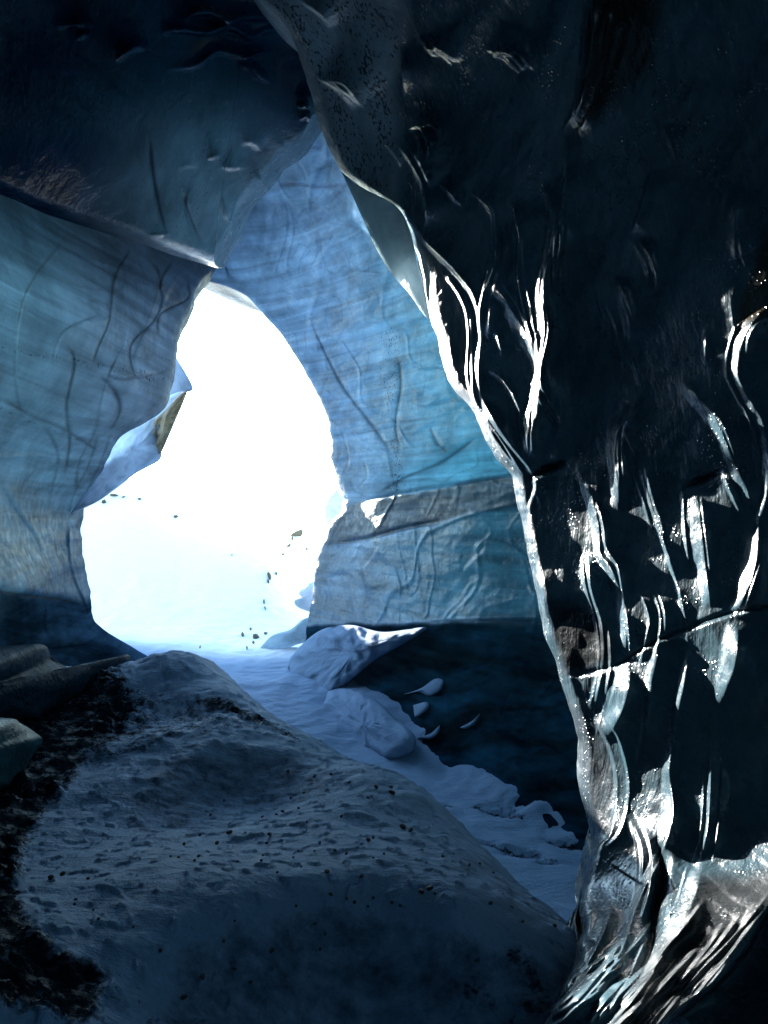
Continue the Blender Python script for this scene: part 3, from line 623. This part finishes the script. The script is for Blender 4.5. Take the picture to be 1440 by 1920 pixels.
cur_feats = [
 (S,.22,11.9,50,[(745,385),(770,420),(800,460),(850,510),(885,560),(897,620),(893,700),(905,760),(950,830),(1000,900),(990,960),(995,1060),(1012,1110),(1025,1180)]),
 (S,.10,8,30,[(722,270),(745,275),(770,310),(792,360),(795,440)]),
 (S,.08,7,25,[(755,250),(785,240),(800,275),(795,310)]),
 (S,.12,7,60,[(865,357),(900,375),(920,410),(918,480),(900,560),(893,640)]),
 (S,.26,16,40,[(915,528),(945,575),(975,625),(1005,690),(1003,760),(985,830)]),
 (S,.12,8,40,[(955,370),(970,440),(968,520),(985,600),(1000,680)]),
 (S,.20,12,40,[(1010,340),(1028,390),(1020,460),(1005,540),(1010,620),(1000,700),(985,800),(985,870)]),
 (S,.12,7,60,[(1060,235),(1060,300),(1050,400),(1048,460),(1040,520),(1048,560)]),
 (S,.16,9,70,[(1110,-100),(1110,0),(1105,100),(1085,200),(1062,245)]),
 (S,.10,7,35,[(1115,520),(1120,570),(1135,600),(1145,650),(1150,700)]),
 (S,.12,8,35,[(1130,510),(1155,560),(1170,610),(1170,648)]),
 (S,.12,9,45,[(1178,445),(1200,480),(1213,520),(1205,560)]),
 (S,.09,6,40,[(1240,235),(1255,270),(1265,310)]),
 (S,.04,8,50,[(1220,310),(1195,400),(1178,445)]),
 (S,.12,8,40,[(905,690),(940,715),(965,760),(975,820),(990,870)]),
 (S,.12,8,40,[(1000,690),(1020,740),(1050,790),(1078,825)]),
 (S,.16,12,30,[(1035,720),(1045,780),(1030,840)]),
 (S,.20,13,45,[(1072,870),(1100,930),(1116,990),(1120,1040),(1140,1070),(1160,1130),(1168,1200),(1166,1240)]),
 (S,.28,26,40,[(1168,1235),(1165,1270),(1150,1330),(1130,1385)]),
 (S,.14,9,40,[(1100,1030),(1105,1100),(1125,1170),(1128,1240),(1112,1330)]),
 (S,.20,10,60,[(1108,1340),(1140,1400),(1154,1470),(1142,1560),(1108,1600),(1092,1660)]),
 (S,.24,18,35,[(1192,720),(1170,775),(1150,800),(1145,850),(1152,920),(1150,965)]),
 (S,.16,8,60,[(1165,800),(1190,860),(1210,920),(1235,1000),(1262,1080),(1282,1160),(1288,1220)]),
 (S,.20,12,70,[(1288,1215),(1270,1310),(1255,1390),(1247,1450),(1248,1530),(1225,1610),(1190,1690),(1150,1780),(1100,1850),(1050,1905)]),
 (S,.12,8,30,[(1218,1095),(1235,1150),(1233,1195),(1218,1260),(1222,1310)]),
 (S,.14,12,26,[(1235,1200),(1212,1290),(1210,1390)]),
 (S,.24,16,50,[(1262,710),(1300,750),(1340,800),(1370,870),(1400,940),(1410,975)]),
 (S,.34,26,40,[(1412,960),(1403,1050),(1388,1110),(1365,1160)]),
 (S,.24,14,50,[(1445,570),(1395,615),(1376,690),(1392,740),(1420,790),(1433,850),(1432,930),(1412,985)]),
 (S,.30,22,30,[(1297,920),(1302,1000),(1316,1080),(1327,1145)]),
 (S,.30,24,40,[(1372,1160),(1365,1230),(1350,1290),(1335,1330)]),
 (S,.16,9,60,[(1336,1320),(1331,1420),(1325,1540),(1310,1620)]),
 (S,.30,22,60,[(1312,1610),(1280,1700),(1235,1760),(1210,1800),(1190,1850),(1150,1930)]),
 (S,.12,10,26,[(1255,1610),(1240,1660),(1235,1700),(1225,1760)]),
 (S,.12,9,50,[(1178,1530),(1195,1600),(1193,1660),(1175,1740)]),
 (S,.16,12,30,[(1140,1690),(1110,1760),(1070,1830),(1030,1890)]),
 (S,.16,14,30,[(1105,1680),(1095,1740),(1060,1810)]),
 (S,.14,12,26,[(1200,1800),(1150,1850),(1110,1900),(1090,1940)]),
 (S,.14,12,26,[(1160,1780),(1100,1840),(1040,1900)]),
 (S,.12,10,30,[(800,70),(815,90),(838,105),(870,120)]),(S,.12,8,20,[(905,92),(930,100),(955,105),(985,135)]),
 (S,.12,12,30,[(1365,345),(1370,420),(1375,490),(1390,500)]),
 (S,.08,8,25,[(1385,650),(1375,560),(1400,520)]),(S,.10,8,30,[(1320,610),(1318,700)]),
 (S,.10,10,24,[(820,340),(850,375),(870,390)]),
 (S,.10,8,26,[(925,620),(935,650),(940,670)]),
 (S,.16,10,30,[(1020,870),(1050,862),(1072,880)]),
 (S,.10,9,30,[(560,0),(600,30),(620,60)]),(S,.12,10,50,[(590,145),(625,165),(650,190),(665,210)]),
 (S,.10,8,30,[(750,80),(752,150),(760,200)]),
 (S,.16,10,30,[(1190,1440),(1205,1360),(1208,1290)]),
 # cross cracks: the ice above juts over the ice below
 ('l',.015,5,30,[(1050,1268),(1085,1264),(1125,1255),(1165,1240),(1215,1208),(1250,1192),(1300,1172),(1345,1155),(1400,1142),(1500,1130)]),
 ('g',.035,3.5,0,[(1050,1270),(1125,1257),(1165,1242),(1215,1210),(1250,1194),(1345,1157),(1400,1144),(1500,1132)]),
 ('g',.16,6,0,[(985,905),(1010,885),(1045,872),(1080,858)]),('g',.10,6,0,[(1280,915),(1310,900),(1360,880)]),
 ('g',.14,10,0,[(1235,1560),(1240,1640),(1228,1720),(1215,1800),(1180,1860)]),
 # the right-hand edge of the foot: the ice ends and falls away
 ('d',.9,14,0,[(1600,1420),(1500,1620),(1440,1712),(1400,1780),(1350,1840),(1290,1885),(1230,1945),(1150,2060)]),
]
cur_feats = [('w', .55, wd * 1.15, L, p) if k == S and wd >= 12 else (k, A, wd * .75 if k == S else wd, L, p) for (k, A, wd, L, p) in cur_feats]
rng = random.Random(4)
for (k, A, wd, L, p) in list(cur_feats):     # fine companion flutes riding beside the large ones
    if k in 'sw' and len(p) >= 4:
        for _ in range(2):
            i0 = rng.randrange(0, len(p) - 2); i1 = rng.randrange(i0 + 2, len(p)) + 1; o_ = rng.choice((-1, 1, 1)) * rng.uniform(7, 22)
            cur_feats.append((S, .05, rng.uniform(3.5, 6), rng.uniform(10, 30), [(x + o_ + rng.uniform(-4, 4), y + rng.uniform(-8, 8)) for x, y in p[i0:i1]]))
for k in range(46):      # flow lines swept along the foot
    t = rng.random(); x0 = 1455 - t * 260 + rng.uniform(-20, 20); y0 = 1640 + t * 120 + rng.uniform(-40, 150)
    if x0 + (y0 - 1700) * .62 > 1440 - 0: continue
    ln = rng.uniform(50, 170)
    cur_feats.append((S, rng.uniform(.03, .09), rng.uniform(4, 9), rng.uniform(8, 22), [(x0, y0), (x0 - ln * .38, y0 + ln * .5), (x0 - ln * .85, y0 + ln)]))
for k in range(20):
    x0 = rng.uniform(1060, 1190); y0 = rng.uniform(1740, 1880); ln = rng.uniform(30, 90)
    cur_feats.append((S, rng.uniform(.03, .08), rng.uniform(4, 8), rng.uniform(8, 18), [(x0, y0), (x0 - ln * .5, y0 + ln * .5), (x0 - ln * 1.1, y0 + ln * .9)]))
def cur_extra(px, py, D, wx, wz):
    flow = fbm(wx * 3.2 + .5 * fbm(wx, wz, 2, 71), wz * .7, 4, 72)
    return D * (1 - (.012 + .017 * smooth(650, 850, py) + .004 * smooth(1240, 1300, py)) * smooth(1000, 1440, px) * smooth(1680, 1500, py)) + .02 * flow
def cur_paint(px, py, V):
    z = 0 * px
    tint = np.zeros(px.shape + (3,)) + np.array((.036,.070,.088))
    m = polymask(px, py, [(400,-300),(480,-10),(560,100),(600,240),(640,330),(745,400),(755,300),(735,160),(760,60),(740,-300)], 18)
    tint = mixc(tint, (.24,.265,.27), m); rough = .26 + .3 * m; grit = .62 * m
    m2 = polymask(px, py, [(770,430),(835,500),(880,570),(892,700),(900,770),(960,880),(900,800),(850,740),(830,690),(815,600)], 12)
    tint = mixc(tint, (.06,.075,.08), m2); rough = rough + .12 * m2
    m3 = polymask(px, py, [(1060,1310),(1110,1330),(1150,1440),(1150,1560),(1240,1500),(1240,1600),(1190,1690),(1080,1860),(1010,1940),(1060,1800),(1080,1700),(1110,1580),(1080,1480)], 22)
    tint = mixc(tint, (.04,.055,.066), m3); grit = grit + .25 * m3
    m4 = polymask(px, py, [(1310,1640),(1400,1640),(1500,1600),(1500,1660),(1440,1712),(1350,1840),(1230,1950),(1100,1990),(1180,1860),(1230,1770),(1290,1690)], 24)
    tint = mixc(tint, (.020,.023,.025), m4); rough = rough + .05 * m4; grit = grit + .35 * m4
    m5 = polymask(px, py, [(1110,-200),(1250,-200),(1230,120),(1130,220),(1070,250),(1100,100)], 25)
    tint = mixc(tint, (.014,.012,.010), m5)
    m6 = polymask(px, py, [(1440,420),(1500,430),(1500,560),(1400,610),(1378,640),(1390,560)], 14)
    tint = mixc(tint, (.03,.022,.013), m6)
    m7 = polymask(px, py, [(1030,1130),(1110,1140),(1150,1200),(1150,1240),(1055,1264)], 14)
    tint = mixc(tint, (.014,.018,.02), m7)
    m8 = polymask(px, py, [(900,540),(960,560),(1000,680),(960,700),(905,680)], 20)
    m9 = polymask(px, py, [(800,400),(920,400),(1010,640),(1080,900),(900,860)], 60)
    tint = tint + m9[..., None] * np.array((.001,.003,.004))
    return {'tint': tint, 'glow': 0 * z, 'glowcol': np.zeros(px.shape + (3,)), 'rough': rough, 'grit': grit}
curt = empty('ice_curtain', (1.5, 4.5, 0))
tag(curt, 'black fluted ice curtain with shining melt ridges filling the right side', 'ice curtain')
o = loft('curtain_face', CL, [(1850,-250),(1900,500),(1900,2000)], -250, 2000, 860, 560, lambda a_, b_: np.maximum(cur_base(a_, b_), 1.7), M_clear, cur_feats, 22, 0, .30, .9, (2.0, 0), 9, .05, (1.3, .8), cur_paint, curt, cur_extra, pw=(1.2, 1.))
o.matrix_parent_inverse = curt.matrix_basis.inverted()
ICE = dict(tint=(.35,.42,.45), glow=.55, glowcol=(.6,.72,.78), rough=.22, grit=.1)
fin_base = depth([(640,322,6.5),(740,395,6.1),(700,470,6.4),(760,560,6.4),(800,600,6.3),(780,450,6.05)])
f = pad_body('ice_fin', [(640,322),(680,352),(742,386),(768,430),(782,490),(797,545),(803,598),(765,548),(735,515),(705,465),(680,410)], fin_base, .09, M_roofice, curt, 16, 120, ICE, .4, .02)
f.matrix_parent_inverse = curt.matrix_basis.inverted()

# ================================================================== LOWER LEFT LEDGES
def flat(ctrl): return depth(ctrl)
eb = flat([(0,1200,7.0),(240,1240,9.4),(150,1350,8.0),(0,1360,6.8),(100,1230,8),(-200,1300,5.5)])
GREY = dict(dull=1.0, tint=(.012,.028,.044), glow=.0, glowcol=(.3,.4,.45), rough=.35, grit=.45)
o = pad_body('ice_ledge', [(-260,1225),(0,1212),(80,1208),(100,1235),(160,1265),(215,1250),(242,1225),(238,1255),(200,1285),(130,1310),(85,1335),(40,1352),(-260,1370)], eb, .45, M_roofice, None, 16, 150, GREY, .8, .07, 12)
tag(o, 'grey scalloped ice ledge low on the left, above the black hollow', 'ice ledge')
TEAL = dict(dull=.8, tint=(.016,.052,.066), glow=.0, glowcol=(.2,.5,.55), rough=.3, grit=.3)
eb2 = flat([(0,1350,5.8),(80,1385,6.2),(0,1490,5.6),(-200,1400,4.6)])
o = pad_body('ice_block', [(-240,1340),(0,1345),(40,1357),(68,1375),(80,1388),(60,1420),(35,1455),(0,1492),(-240,1520)], eb2, .4, M_roofice, None, 14, 120, TEAL, .8, .05, 14)
tag(o, 'rounded teal ice block at the left picture edge below the grey ledge', 'ice block')

# ================================================================== SNOW PLASTERED ON THE FOOT OF THE FAR WALL
SN = dict(ash=.1)
def dash(off): return lambda x, y: far_base(x, y) - off
patches = [
 ([(545,1232),(575,1200),(610,1178),(660,1172),(720,1185),(800,1176),(760,1205),(700,1240),(640,1290),(590,1308),(565,1290),(540,1262)], .35, .3, 'upper angular snow patch plastered on the wall foot right of the opening'),
 ([(580,1310),(640,1290),(700,1310),(745,1350),(775,1375),(778,1400),(755,1420),(700,1425),(650,1400),(600,1350)], .5, .4, 'lumpy grey snow patch below the angular one, over the bright snow slope'),
]
for poly, th, off, lab in patches:
    o = pad_body('snow_patch', poly, dash(off), th, M_snow, None, 16, 130, dict(ash=.22), .9, .10, 23); tag(o, lab, 'snow patch', 'snow patches on the foot of the far wall')
scoops = [([(757,1302),(790,1290),(815,1273),(832,1276),(825,1295),(805,1305),(785,1298)], 'curled pale snow pat on the dark wall, highest of the three'),
 ([(775,1322),(800,1316),(804,1326),(790,1340),(778,1344)], 'small oval pale snow pat on the dark wall, between two curled ones'),
 ([(782,1384),(810,1374),(824,1360),(822,1374),(806,1386)], 'thin crescent snow pat lowest on the dark wall'),
 ([(862,1364),(885,1352),(900,1338),(890,1358),(872,1367)], 'thin crescent snow pat farther right on the dark wall')]
for poly, lab in scoops:
    o = pad_body('snow_pat', poly, dash(.03), .10, M_snow, None, 8, 48, dict(ash=.12), .9, .01, 24); tag(o, lab, 'snow pat', 'snow pats on the dark lower wall')

# ------------------------------------------------------------------ ice and rock seen through the opening
def at_depth(d): return lambda x, y: d + 0 * x
PALE = dict(tint=(.5,.56,.62), glow=.6, glowcol=(.55,.62,.7), rough=.35, grit=.15)
BLUE = dict(dull=.6, tint=(.5,.6,.7), glow=.6, glowcol=(.34,.44,.56), rough=.3, grit=.0)
def bank_d(x, y): return 12.5 + .006 * (y - 800) * -1 + .25 * np.abs(np.sin((x * .7 + y) / 23.)) * .5
for nm, poly, base, th, at, mat, lab, cat in [
  ('ice_bank', [(130,965),(150,930),(185,880),(205,835),(240,790),(330,735),(352,728),(335,775),(305,835),(300,862),(255,888),(215,918),(180,942)], bank_d, .5, BLUE, M_roofice, 'blue grey veined ice bank just inside the left rim of the opening', 'ice bank'),
  ('ice_shard', [(322,655),(332,672),(362,728),(335,735),(300,745),(305,700)], at_depth(12.2), .2, BLUE, M_roofice, 'pale pointed ice shard jutting from the left rim of the opening', 'ice shard'),
  ('ice_shard', [(630,915),(655,950),(640,985),(618,990),(606,950)], at_depth(15.2), .3, PALE, M_roofice, 'pale grey faceted shard behind the right rim of the opening', 'ice shard'),
  ('ice_lump', [(600,1080),(578,1092),(560,1112),(566,1120),(552,1126),(560,1140),(600,1145)], at_depth(15.6), .3, PALE, M_roofice, 'small grey ice lump low behind the right rim of the opening', 'ice lump'),
  ('ice_lump', [(600,1155),(570,1160),(545,1180),(510,1192),(482,1222),(478,1232),(520,1222),(560,1208),(600,1195)], at_depth(15.4), .3, dict(PALE, tint=(.22,.34,.36)), M_roofice, 'pale teal ice lump at the bottom right of the opening', 'ice lump')]:
    o = pad_body(nm, poly, base, th, mat, None, 18, 140, at, .6, .09 if nm == 'ice_bank' else .03, 44); tag(o, lab, cat)
M_str = ice_material('streaked_brown_rock', (1.5, 1.5, 1.5), .3, (.5, .2, .3), 0, 0)
def strand_d(x, y): return 12.2 + .10 * np.abs(np.sin((x * .86 + y * .5) / 4.5 + np.sin(y / 17.) * 1.3))
o = pad_body('rock_rib', [(354,727),(345,752),(328,792),(308,838),(292,868),(276,852),(264,832),(262,815),(300,778),(335,742)], strand_d, .25, M_str, None, 40, 220, dict(tint=(.42,.36,.27), glow=.6, glowcol=(.6,.53,.42), rough=.7, grit=.2), .6, .10, 45)
tag(o, 'brown strand-like rock rib hanging below the pointed shard left of the opening', 'rock')

# ================================================================== SHELL: the rest of the cave round the camera
def build_shell():
    th = np.radians(np.linspace(148, 392, 90)); zz = np.linspace(-1.5, 11.5, 34)
    t, z = np.meshgrid(th, zz); r = 6.3 + .5 * fbm(t * 3, z * .7, 3, 81)
    x = r * np.cos(t) * 1.0; y = r * np.sin(t) + 1.5
    o = mesh_obj('rear_ice_wall', np.stack([x, y, z], -1).reshape(-1, 3), grid_faces(34, 90), M_shell); tag(o, 'dark ice wall closing the cave behind the viewer', kind='structure')
    g = np.linspace(-9, 11, 60); h = np.linspace(-7, 11.0, 60); x, y = np.meshgrid(g, h)
    z = 9.6 + .25 * fbm(x * .5, y * .5, 3, 82) + .12 * np.clip(y, 0, 20)
    V = np.stack([x, y, z], -1).reshape(-1, 3); n = len(V); V2 = V + np.array([0, 0, 1.6]); f1 = grid_faces(60, 60, True); f2 = grid_faces(60, 60) + n
    o = mesh_obj('cave_ceiling', np.concatenate([V, V2]), np.concatenate([f1, f2]), M_shell); tag(o, 'dark glacier ice roof over the cave', kind='structure')
build_shell()

# ================================================================== STONES
def stone_mesh(name, seed, mat, sub=2):
    import bmesh
    bm = bmesh.new(); bmesh.ops.create_icosphere(bm, subdivisions=sub, radius=1); r = random.Random(seed)
    ax = [Vector((r.gauss(0, 1), r.gauss(0, 1), r.gauss(0, 1))).normalized() for _ in range(7)]; cut = [r.uniform(.55, .85) for _ in ax]
    for v in bm.verts:
        for a, c in zip(ax, cut):
            d = v.co.dot(a)
            if d > c: v.co -= a * (d - c)
        v.co *= 1 + r.uniform(-.05, .05)
    me = bpy.data.meshes.new(name); bm.to_mesh(me); bm.free()
    for p in me.polygons: p.use_smooth = False
    me.materials.append(mat); return me
stones = [stone_mesh('stone', s, M_rock) for s in range(5)]
def ray_ground(px, py, zf):
    y = np.linspace(1.6, 13, 1400); x = (px - CX) / F * y; zr = ZC + (CY - py) / F * y; k = np.nonzero(zr <= zf(x, y))[0]
    return None if not len(k) else (x[k[0]], y[k[0]], zf(x[k[0]:k[0] + 1], y[k[0]:k[0] + 1])[0])
seen = [(407,1585,7),(430,1565,9),(375,1570,4),(345,1587,5),(372,1610,5),(335,1612,4),(505,1568,7),(500,1585,5),(95,1652,9),(117,1645,8),(165,1652,5),(142,1692,5),(140,1700,4),
 (185,1730,5),(175,1712,4),(460,1565,3),(613,1640,8),(678,1650,7),(555,1705,5),(700,1612,3),(790,1678,9),(806,1672,10),(815,1682,5),(750,1706,5),(690,1708,5),(705,1480,7),(735,1490,9),(733,1480,6),(690,1500,5),
 (640,1535,5),(600,1585,6),(628,1600,5),(650,1605,5),(690,1580,8),(700,1575,6),(755,1555,9),(770,1563,7),(720,1605,4),(545,1500,5),(570,1490,4),(530,1525,5),(518,1530,4),(492,1535,4),(560,1520,4),(575,1545,4),
 (830,1610,4),(850,1605,3),(880,1628,5),(900,1625,4),(925,1640,4),(1020,1660,8),(1005,1648,6),(920,1700,7),(540,1450,5),(590,1460,6),(620,1455,5),(655,1470,5),(445,1620,4),(490,1620,5),(493,1608,4),(550,1612,4),(590,1600,4),
 (320,1610,4),(365,1618,5),(440,1735,4),(620,1685,6),(650,1690,5),(665,1700,6),(700,1690,5),(735,1700,6),(420,1505,4),(395,1532,4),(565,1630,4),(250,1745,4),(210,1765,4),(980,1735,6),(960,1705,5),(1040,1740,6),
 (300,1790,7),(420,1770,6),(510,1790,9),(380,1840,9),(440,1830,7),(600,1790,6),(470,1850,7),(345,1880,9),(560,1600,3),(575,1560,3),(520,1640,4),(480,1660,3),(590,1740,6),(610,1760,5)]
for i, (a, b, s) in enumerate(seen):
    g = ray_ground(a, b, mound_z)
    if g is None: continue
    o = bpy.data.objects.new('stone', stones[i % 5]); C.objects.link(o); r = s * .62 / F * g[1]
    o.location = (g[0], g[1], g[2] + r * .35 + .01); o.scale = (r * 1.25, r, r * .85); o.rotation_euler = (rng.uniform(-.3, .3), rng.uniform(-.3, .3), rng.uniform(0, 6))
    where = ('beside the gravel on its left side' if a < 260 else 'near its upper crest' if b < 1550 and a < 640 else 'on its right flank' if a >= 780 else 'low in the foreground' if b > 1730 else 'on the smooth middle right' if a >= 640 else 'on its smooth middle left' if a < 480 else 'on its smooth centre')
    tag(o, 'small black stone lying on the snow mound ' + where, 'stone', 'small stones scattered on the snow mound')

# rocks breaking through the blown-out slope beyond the opening
bs = [stone_mesh('rock', s + 20, M_brown) for s in range(4)]
outer = [(555,1005,20,40),(540,1025,10,22),(505,1080,8,16),(503,1090,5,8),(450,997,6,12),(395,940,6,5),(330,968,10,5),(305,905,6,12),(290,925,22,4),(325,924,16,4),(575,1030,6,8),(495,1128,4,10),(215,928,20,6),(195,940,10,8),(480,1195,16,12),(455,1190,6,10),(435,1040,3,3),(470,1012,3,4),(375,1214,3,3),(262,935,9,3),(232,931,8,3),(345,948,5,3),(360,966,4,3),(518,1075,4,6),(530,1040,8,10),(585,1045,4,5),(497,1140,3,6),(470,1180,5,6),(498,1188,9,4),(475,1205,7,5),(463,1215,4,3),(548,1012,6,16),(562,998,7,8)]
for i, (a, b, wpx, hpx) in enumerate(outer):
    g = None
    y = np.linspace(13.5, 40, 2000); x = (a - CX) / F * y; zr = ZC + (CY - b) / F * y; k = np.nonzero(zr <= floor_z(x, y))[0]
    if not len(k): continue
    x, y, z = x[k[0]], y[k[0]], zr[k[0]]
    o = bpy.data.objects.new('rock', bs[i % 4]); C.objects.link(o)
    o.location = (x, y, z); o.scale = (wpx * .5 / F * y, .15 + .1 * wpx / F * y, hpx * .55 / F * y); o.rotation_euler = (.1, rng.uniform(-.2, .2) + (.6 if i < 2 else 0), .2)
    tag(o, {0: 'tall brown rock right of centre in the bright opening', 1: 'smaller brown rock at the lower left of the tall one outside', 8: 'long flat brown rock high left in the bright opening', 9: 'flat brown rock right of the long flat one outside',
      12: 'broad flat brown rock at the left rim of the opening', 13: 'small brown rock beside the left rim of the opening', 14: 'broad brown rock low near the bottom of the opening', 15: 'small brown rock left of the broad low one outside'}.get(i, ('tiny brown rock speck high on the bright snow, left half of the opening' if a < 420 and b < 1000 else 'tiny brown rock speck on the bright snow beside the tall brown rock' if a > 500 and b < 1060 else 'tiny brown rock speck low on the bright snow, above the mound crest' if b > 1150 else 'tiny brown rock speck on the bright snow in the middle of the opening')), 'rock', 'brown rocks on the slope beyond the opening')
